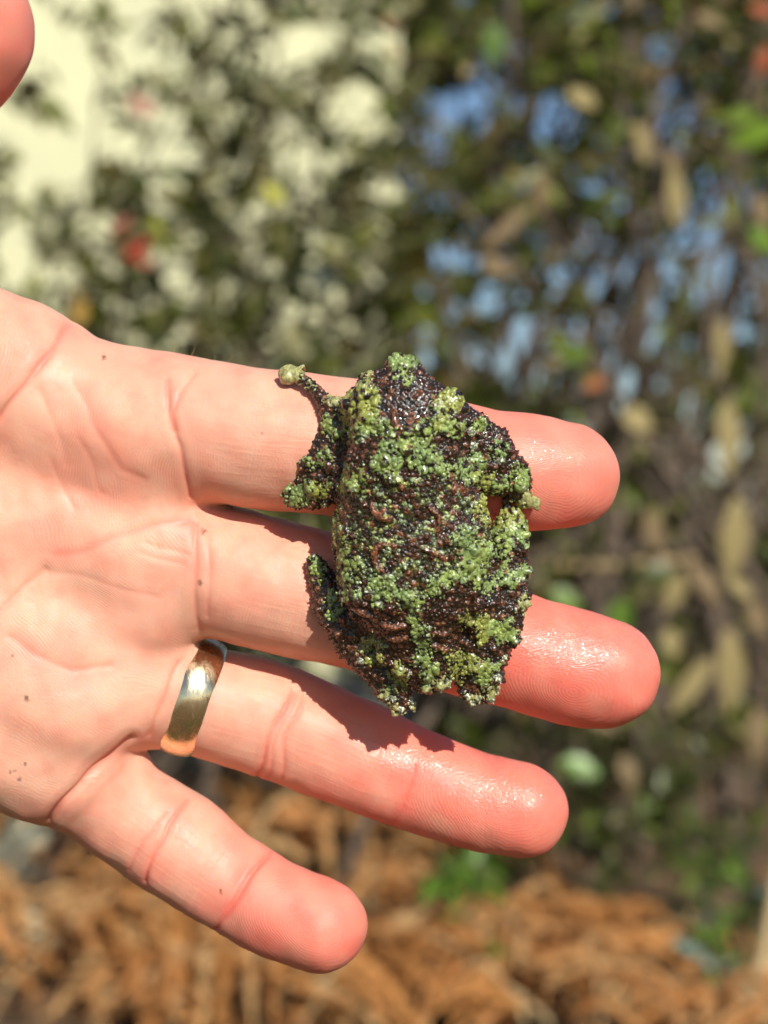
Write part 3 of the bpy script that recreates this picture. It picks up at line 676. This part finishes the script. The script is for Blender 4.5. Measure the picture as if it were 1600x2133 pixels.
class Shrub:
    def __init__(s, name, base, label, cat, cols, mat, size=.05, wid=.42, singles=120, group=None, var=7):
        s.base = np.array(base, float); s.root = empty(name, base, label, cat, group); s.mat = mat; s.size = size; s.n = singles
        s.vf = [leaf_vf(wid * (.8 + .4 * rng.random()), .15 + .3 * rng.random(), .05 + .4 * rng.random(), .05, k) for k in range(var)]
        s.cols = np.array(cols); s.L = []; s.meshes = []; s.tw = []
        for k in range(var):
            V, F = s.vf[k]; me = mesh_np('leaf', V, F, mat); attr(me, 'Col', np.tile(s.cols[k % len(s.cols)], (len(V), 1))); s.meshes.append(me)
    def leaf(s, p, M, size, k=None): s.L.append((np.array(p), M, size, int(rng.integers(len(s.vf))) if k is None else k))
    def sprig(s, c, length, nl, size, d=None):
        """a twig with alternate leaves round point c"""
        d = rng.normal(size=3) * np.array([1, .7, .6]) + np.array([0, -.3, .5]) if d is None else d; d /= np.linalg.norm(d)
        a = c - d * length * .5; s.tw.append(bend(a, c + d * length * .5, .01, 4, .004))
        for i in range(nl):
            t = (i + .7) / nl; p = a + d * length * t; ph = i * 2.4 + rng.random(); side = np.cross(d, [0, 0, 1.0]); side /= np.linalg.norm(side) + 1e-9; up = np.cross(side, d)
            x = d * .6 + side * math.cos(ph) + up * math.sin(ph) * .8 + rng.normal(size=3) * .25
            nrm = np.array([.1, -.35, .9]) + rng.normal(size=3) * .55
            s.leaf(p, frame(x, nrm), size * (.65 + .6 * rng.random()))
    def branch(s, pts, r0, r1, mat=None, label=None):
        V, F = tube_vf(pts, r0, r1, 7); o = link(bpy.data.objects.new('branch', mesh_np('branch', V - s.base, F, mat or BARK)), s.root)
        if label: o['label'] = label
    def special(s, px, py, dist, length_px, wid, ang, col, mat, label, name='leaf', tilt=.3):
        """one leaf that stands out, hung where the photo shows it"""
        c = W(px, py, dist); L = length_px * S * dist / D
        x = np.array([math.cos(ang), tilt * (rng.random() - .5), -math.sin(ang)]); M = frame(x, np.array([.2, -1, .5]))
        V, F = leaf_vf(wid, .2, .15, .03, int(px)); me = mesh_np(name, V, F, mat); attr(me, 'Col', np.tile(np.array(col), (len(V), 1)))
        o = link(bpy.data.objects.new(name, me), s.root); o.location = Vector(c - x / np.linalg.norm(x) * L * .5 - s.base); o.rotation_euler = Matrix(M.tolist()).to_euler(); o.scale = (L,) * 3
        if label: o['label'] = label
    def finish(s):
        s.L.sort(key=lambda l: -l[2] / l[0][1])
        for p, M, sz, k in s.L[:s.n]:
            o = link(bpy.data.objects.new('leaf', s.meshes[k]), s.root); o.location = Vector(p - s.base); o.rotation_euler = Matrix(M.tolist()).to_euler(); o.scale = (sz,) * 3
        VV, FF, CC, n = [], [], [], 0
        for p, M, sz, k in s.L[s.n:]:
            V, F = s.vf[k]; VV.append((V * sz) @ M.T + p - s.base); FF.append(F + n); CC.append(np.tile(s.cols[k % len(s.cols)] * (.75 + .5 * rng.random()), (len(V), 1))); n += len(V)
        if VV:
            me = mesh_np('foliage', np.concatenate(VV), np.concatenate(FF), s.mat); attr(me, 'Col', np.concatenate(CC))
            o = link(bpy.data.objects.new('foliage', me), s.root); o['kind'] = 'stuff'
        VV, FF, n = [], [], 0
        for pts in s.tw:
            V, F = tube_vf(pts, .0022, .001, 4); VV.append(V - s.base); FF.append(F + n); n += len(V)
        if VV: o = link(bpy.data.objects.new('twigs', mesh_np('twigs', np.concatenate(VV), np.concatenate(FF), BARK)), s.root); o['kind'] = 'stuff'
GAPS = [(960,225,60,40),(1130,250,40,35),(930,520,65,32),(885,650,40,50),(1175,590,65,55),(1165,695,80,55),(1285,750,50,60),(1370,700,50,50),(1465,480,50,60),(1480,590,40,70),(1520,645,40,50),(1465,930,42,90),(1440,985,40,60),(1350,560,35,50),(1260,420,35,35),(1085,760,50,45),(980,760,60,40),(860,900,50,50),(1190,230,40,40),(1410,250,40,40),(1050,650,40,40),(1590,1000,25,60),(1330,830,50,40),(1230,900,50,40)]
def blocked(x, y, gaps, grow=1.0):
    return any(((x - a) / (c * grow)) ** 2 + ((y - b) / (d * grow)) ** 2 < 1 for a, b, c, d in gaps)
GREEN = [(.050,.062,.006),(.075,.095,.010),(.11,.125,.018),(.16,.165,.035),(.055,.075,.012),(.11,.090,.025),(.32,.30,.15),(.19,.19,.055),(.26,.24,.10)]
def left_shrub():
    base = (-.55, 3.0, 0); s = Shrub('evergreen_shrub', base, 'glossy small-leaved evergreen shrub in front of the cream building', 'shrub', GREEN, LEAF_M, singles=220, var=9)
    keep = [(545,115,75,40),(765,195,72,70),(160,150,70,110),(200,260,70,60),(100,380,110,60),(90,60,70,80),(340,240,30,40),(60,580,90,60),(650,370,60,40),(450,170,40,30),(280,330,50,40)]
    cs = []; n = 0
    while n < 950:
        x, y = rng.uniform(-120, 860), rng.uniform(-120, 1250)
        p = np.clip(.5 + .9 * (x - 60) / 300 + .9 * (y - 330) / 250, .36, 1.0)
        if rng.random() > p or (y < 640 and blocked(x, y, keep, .85)): continue
        if sfield(np.array([[x, y]]), 230, 71)[0] < -.35 - .5 * (y > 450) - .4 * (y > 800): continue
        dist = rng.uniform(2.55, 3.35); c = W(x, y, dist)
        s.sprig(c, rng.uniform(.05, .10), int(rng.integers(4, 8)), rng.uniform(.036, .062)); cs.append(c); n += 1
    for c in cs[::20]:
        b = np.array(base) + np.array([rng.normal() * .18, rng.normal() * .12, 0]); s.branch(bend(b, c, .08, 8, .03), rng.uniform(.006, .013), .002)
    red = (.33, .05, .025)
    for px, py, L, w, a, col, lab in [(255,470,60,.45,-.9,red,'red autumn leaf'),(285,515,70,.5,-.7,red,'red autumn leaf'),(300,545,45,.5,.3,red,'red autumn leaf'),(300,225,60,.8,.2,(.45,.25,.17),'faded pink leaf'),(280,212,50,.7,2.6,(.45,.25,.17),'faded pink leaf'),(165,645,75,.5,1.5,(.50,.30,.07),'ochre yellow leaf'),(572,405,60,.6,.7,(.50,.48,.08),'yellow leaf'),(330,490,70,.45,1.4,(.36,.38,.06),'yellow green leaf'),(820,50,40,.5,.4,(.4,.08,.05),'dull red leaf')]:
        s.special(px, py, 2.6, L, w, a, col, LEAF_M, lab)
    s.finish()
left_shrub()
def right_shrub():
    base = (.55, 3.1, 0); G = GREEN[:5] + [(.20,.14,.055),(.30,.23,.10),(.17,.22,.02)]
    s = Shrub('leggy_shrub', base, 'tall open shrub with bare brown stems, dead tan leaves and blue sky between', 'shrub', G, LEAF_M, singles=220, var=8)
    cs = []; n = 0
    while n < 400:
        x, y = rng.uniform(800, 1720), rng.uniform(-120, 1560)
        if blocked(x, y, GAPS, 1.0): continue
        if y > 1000 and rng.random() < .5: continue
        if sfield(np.array([[x, y]]), 260, 72)[0] < -.2: continue
        c = W(x, y, rng.uniform(2.5, 3.6)); s.sprig(c, rng.uniform(.05, .12), int(rng.integers(4, 8)), rng.uniform(.036, .062)); cs.append(c); n += 1
    for c in cs[::16]:
        b = np.array(base) + np.array([rng.normal() * .28, rng.normal() * .15, 0]); s.branch(bend(b, c, .05, 8, .025), rng.uniform(.006, .014), .003)
    for x0, x1 in [(1335,1355),(1230,1330),(1440,1380),(1540,1570),(1000,1065)]:
        a = W(x0, 1650, 3.0); b = W(x1, -150, 3.1); a[2] = 0.0; s.branch(bend(a, b, .0, 9, .03), .014, .007)
    tan = (.38, .30, .13); bro = (.27, .19, .10)
    for px, py, L, w, a, col in [(1520,910,170,.30,1.5,tan),(1532,1125,185,.33,1.6,tan),(1525,1400,190,.34,1.45,tan),(1440,1430,150,.3,2.2,tan),(1365,1110,110,.4,1.2,bro),(1470,1215,110,.4,.9,bro),(1405,1235,90,.5,1.9,tan),(1410,415,130,.35,1.4,tan),(1340,300,90,.4,1.2,tan),(1215,205,70,.7,.4,tan),(1330,875,75,.8,.3,tan),(1400,335,60,.5,1,bro),(1060,468,150,.2,-.75,bro),(1035,555,70,.6,.4,bro),(1400,1340,70,.6,1.2,tan),(1545,1225,70,.5,.6,tan),(1505,720,120,.3,1.5,tan),(1130,405,90,.4,1.5,bro),(1590,440,80,.5,1.3,bro),(1480,40,70,.5,.3,bro),(1250,1500,90,.4,.5,bro),(1310,1610,80,.5,1.2,bro),(1580,1290,90,.5,1,bro),(1580,1530,120,.4,1.5,bro)]:
        s.special(px, py, 2.45, L, w, a, col, DRY_M, 'dead tan leaf', 'leaf')
    for px, py, L, col, lab in [(1590,20,60,(.36,.09,.03),'orange red leaf'),(1592,125,60,(.36,.09,.03),'orange red leaf'),(1235,800,45,(.5,.16,.06),'orange red leaf'),(1210,1600,90,(.13,.26,.02),'fresh green leaf'),(1180,1250,80,(.12,.20,.02),'fresh green leaf'),(1150,1300,70,(.10,.18,.02),'fresh green leaf'),(1290,1290,90,(.10,.18,.02),'fresh green leaf'),(1570,280,110,(.15,.24,.02),'fresh green leaf'),(1590,500,90,(.13,.22,.02),'fresh green leaf'),(1200,740,60,(.12,.2,.02),'fresh green leaf'),(1030,90,90,(.09,.16,.02),'fresh green leaf'),(1540,240,70,(.16,.24,.03),'fresh green leaf')]:
        s.special(px, py, 2.5, L, .6, rng.uniform(0, 3), col, LEAF_M, lab)
    s.branch([W(1105, 1178, 2.75), W(1200, 1182, 2.72), W(1280, 1176, 2.72), W(1360, 1172, 2.78), W(1480, 1160, 3.0)], .009, .007, TAN, 'pale dead branch lying level')
    s.finish()
right_shrub()
def back_hedge():
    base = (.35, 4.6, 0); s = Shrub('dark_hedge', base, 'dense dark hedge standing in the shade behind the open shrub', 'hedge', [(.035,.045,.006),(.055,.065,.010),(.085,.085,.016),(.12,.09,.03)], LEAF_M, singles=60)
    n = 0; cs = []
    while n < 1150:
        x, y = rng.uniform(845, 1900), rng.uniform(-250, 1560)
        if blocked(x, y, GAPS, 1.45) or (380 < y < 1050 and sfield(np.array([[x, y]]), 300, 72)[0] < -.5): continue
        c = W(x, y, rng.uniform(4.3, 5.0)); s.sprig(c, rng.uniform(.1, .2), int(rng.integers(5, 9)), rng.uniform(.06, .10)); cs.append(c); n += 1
    for c in cs[::14]:
        s.branch(bend(np.array(base) + np.array([rng.normal() * .35, rng.normal() * .2, 0]), c, .05, 8, .03), .016, .004)
    s.finish()
back_hedge()
def low_shrub(name, base, label, spots, cols, n, singles):
    s = Shrub(name, base, label, 'plant', cols, LEAF_M, singles=singles)
    for i in range(n):
        x, y, rx, ry, dist = spots[int(rng.integers(len(spots)))]
        c = W(x + rng.normal() * rx, y + rng.normal() * ry, dist + rng.uniform(-.15, .15))
        s.sprig(c, rng.uniform(.04, .08), int(rng.integers(4, 7)), rng.uniform(.028, .05))
        if i % 6 == 0: s.branch(bend(base, c, .03, 6, .012), .004, .0015)
    s.finish()
DARK = [(.035,.050,.006),(.055,.075,.010),(.075,.085,.014),(.10,.085,.025)]
low_shrub('low_evergreen_plant', (-.06, 2.95, 0), 'low dark leafy plant between the glossy shrub and the dead bracken', [(560,1480,110,70,2.9),(780,1560,90,60,2.9),(480,1350,120,80,3.0)], DARK, 60, 40)
low_shrub('low_evergreen_plant', (.28, 2.9, 0), 'low dark leafy plant at the foot of the open shrub', [(1150,1560,90,60,2.9),(1320,1640,90,60,2.8),(1010,1640,70,50,2.8),(1450,1600,80,70,2.9)], DARK, 80, 40)
FRESH = [(.08,.16,.018),(.11,.20,.02),(.14,.22,.03),(.06,.11,.02)]
low_shrub('low_evergreen_plant', (.36, 2.45, 0), 'low olive-green leafy plant between the dead bracken and the open shrub', [(1250,1720,100,40,2.45),(1420,1760,90,45,2.45),(1080,1740,70,40,2.5)], DARK + [(.12,.17,.02)], 55, 40)
low_shrub('green_weed', (.10, 2.12, 0), 'bright green broad-leaved weed growing through the dead bracken', [(955,1810,30,30,2.2),(1000,1975,50,40,2.1)], FRESH, 22, 40)
low_shrub('green_weed', (.41, 2.14, 0), 'bright green weed with grey-blue leaf sheen beside the upright dry stem', [(1480,1945,40,50,2.15),(1520,1850,40,40,2.2)], FRESH + [(.2,.26,.2)], 22, 40)

# ------------------------------------------------------------------ pale stones on the ground
def stone(px, py, dist, rx, ry, rz, label, seed):
    n = 20; V, F = [], []; r = np.random.default_rng(seed)
    for j in range(n + 1):
        for k in range(2 * n):
            a = math.pi * j / n; b = math.pi * k / n; d = np.array([math.sin(a) * math.cos(b), math.sin(a) * math.sin(b), math.cos(a)])
            f = 1 + .28 * mnoise.noise(Vector(d * 1.6 + seed)) + .10 * mnoise.noise(Vector(d * 5 + seed)); V.append(d * f * [rx, ry, rz])
    for j in range(n):
        for k in range(2 * n): F.append((j * 2 * n + k, (j + 1) * 2 * n + k, (j + 1) * 2 * n + (k + 1) % (2 * n), j * 2 * n + (k + 1) % (2 * n)))
    m = NT('lichened stone'); co = m.n('TexCoord').outputs['Object']; a = m.noise(22, 5, co)
    m.p(Base_Color=m.mix(m.ramp(a, .38, .62), c4(.30, .29, .20), c4(.56, .54, .38)), Roughness=.9, Normal=m.bump(a, .8, .02))
    p = W(px, py, dist); o = link(bpy.data.objects.new('stone', mesh_np('stone', V, F, m.m))); o.location = (p[0], p[1], rz * .35); tag(o, label, 'stone', None)
stone(150, 1830, 2.95, .13, .11, .09, 'broad pale lichened stone behind the dead bracken by the little finger', 3)
stone(320, 2060, 2.15, .075, .06, .045, 'small pale stone lying among the brown bracken below the little finger', 8)
stone(30, 2010, 2.3, .06, .05, .05, 'knobbly pale stone half buried in brown bracken', 13)

# ------------------------------------------------------------------ dead bracken
BRACKEN = leaf_material('dead bracken', .85, 0.0, .3)
def pinna_vf(seed):
    r = np.random.default_rng(seed); V, F = [], []; n = 9
    for i in range(n):
        t = i / (n - 1); z = -.35 * t * t + .05 * r.normal(); w = .17 * (1 - t) ** .7 * (1.0 if i % 2 else .45) + .012
        V += [(t, -w, z - .12 * r.random()), (t, 0, z), (t, w, z - .12 * r.random())]
    for i in range(n - 1):
        k = i * 3; F += [(k, k + 3, k + 4, k + 1), (k + 1, k + 4, k + 5, k + 2)]
    return np.array(V), np.array(F)
PIN = []
for k in range(8):
    V, F = pinna_vf(k); me = mesh_np('pinna', V, F, BRACKEN)
    c = np.array([(.54,.25,.085),(.48,.21,.065),(.58,.31,.12),(.36,.15,.045),(.62,.37,.16),(.50,.25,.09),(.42,.18,.05),(.56,.26,.08)][k]); attr(me, 'Col', np.tile(c, (len(V), 1))); PIN.append(me)
def frond(px, py, dist, L, az, h, label):
    p = W(px, py, dist); base = np.array([p[0], p[1], 0.0]); root = empty('bracken_frond', base, label, 'fern', 'dead bracken fronds')
    d = np.array([math.cos(az), math.sin(az), 0]); n = 19
    pts = [d * L * t + np.array([0, 0, h * math.sin(math.pi * min(1, t * .95 + .05)) ** .8 + .01]) + rng.normal(size=3) * .004 for t in np.linspace(0, 1, n)]
    V, F = tube_vf(pts, .004, .0012, 5); link(bpy.data.objects.new('stalk', mesh_np('stalk', V, F, TAN)), root)
    sd = np.array([-d[1], d[0], 0])
    for i in range(2, n):
        t = i / (n - 1); ln = L * .42 * (1 - t) ** .8 + .012
        for sg in (-1, 1):
            x = sd * sg + d * .45 + np.array([0, 0, rng.normal() * .35]) + rng.normal(size=3) * .15
            o = link(bpy.data.objects.new('pinna', PIN[int(rng.integers(8))]), root); o.location = Vector(pts[i])
            o.rotation_euler = Matrix(frame(x, np.array([0, -.3, 1]) + rng.normal(size=3) * .4).tolist()).to_euler(); o.scale = (ln * rng.uniform(.6, 1.1), ln * rng.uniform(.45, .85), ln)
MARKS = [((150, 2.95), 'dead orange-brown bracken frond lying beside the broad pale stone'), ((320, 2.15), 'curled orange-brown bracken frond lying around the small pale stone'), ((30, 2.3), 'dead brown bracken frond lying against the knobbly half-buried stone'),
         ((975, 2.12), 'dead orange-brown bracken frond lying round the bright green broad-leaved weed'), ((1490, 2.14), 'dead bracken frond lying by the weed with grey-blue leaf sheen'), ((1575, 2.05), 'dead orange-brown bracken frond at the foot of the upright dry stem'), ((640, 2.6), 'dead orange-brown bracken frond lying in front of the low dark leafy plant')]
for i in range(54):
    px = rng.uniform(-80, 860) if i % 2 or i < 20 else rng.uniform(780, 1650)
    dist = rng.uniform(2.0, 3.1) if i % 2 or i < 20 else rng.uniform(1.95, 2.3)
    lab = min(MARKS, key=lambda m_: np.hypot(W(px, 0, dist)[0] - W(m_[0][0], 0, m_[0][1])[0], dist - m_[0][1]))[1]
    frond(px, 2000, dist, rng.uniform(.22, .40), rng.uniform(0, 6.28), rng.uniform(.03, (.17 if dist < 2.6 else .26) if i % 2 or i < 20 else .12), lab)
a = W(1555, 2160, 2.02); a[2] = 0; b = W(1606, 1880, 2.1)
V, F = tube_vf(bend(a, b + (b - a) * .35, 0, 6, .002), .010, .006, 8); o = link(bpy.data.objects.new('dry_stem', mesh_np('dry_stem', V - np.array(a), F, TAN))); o.location = Vector(a); tag(o, 'single upright tan dry stem standing in the bracken', 'stem')
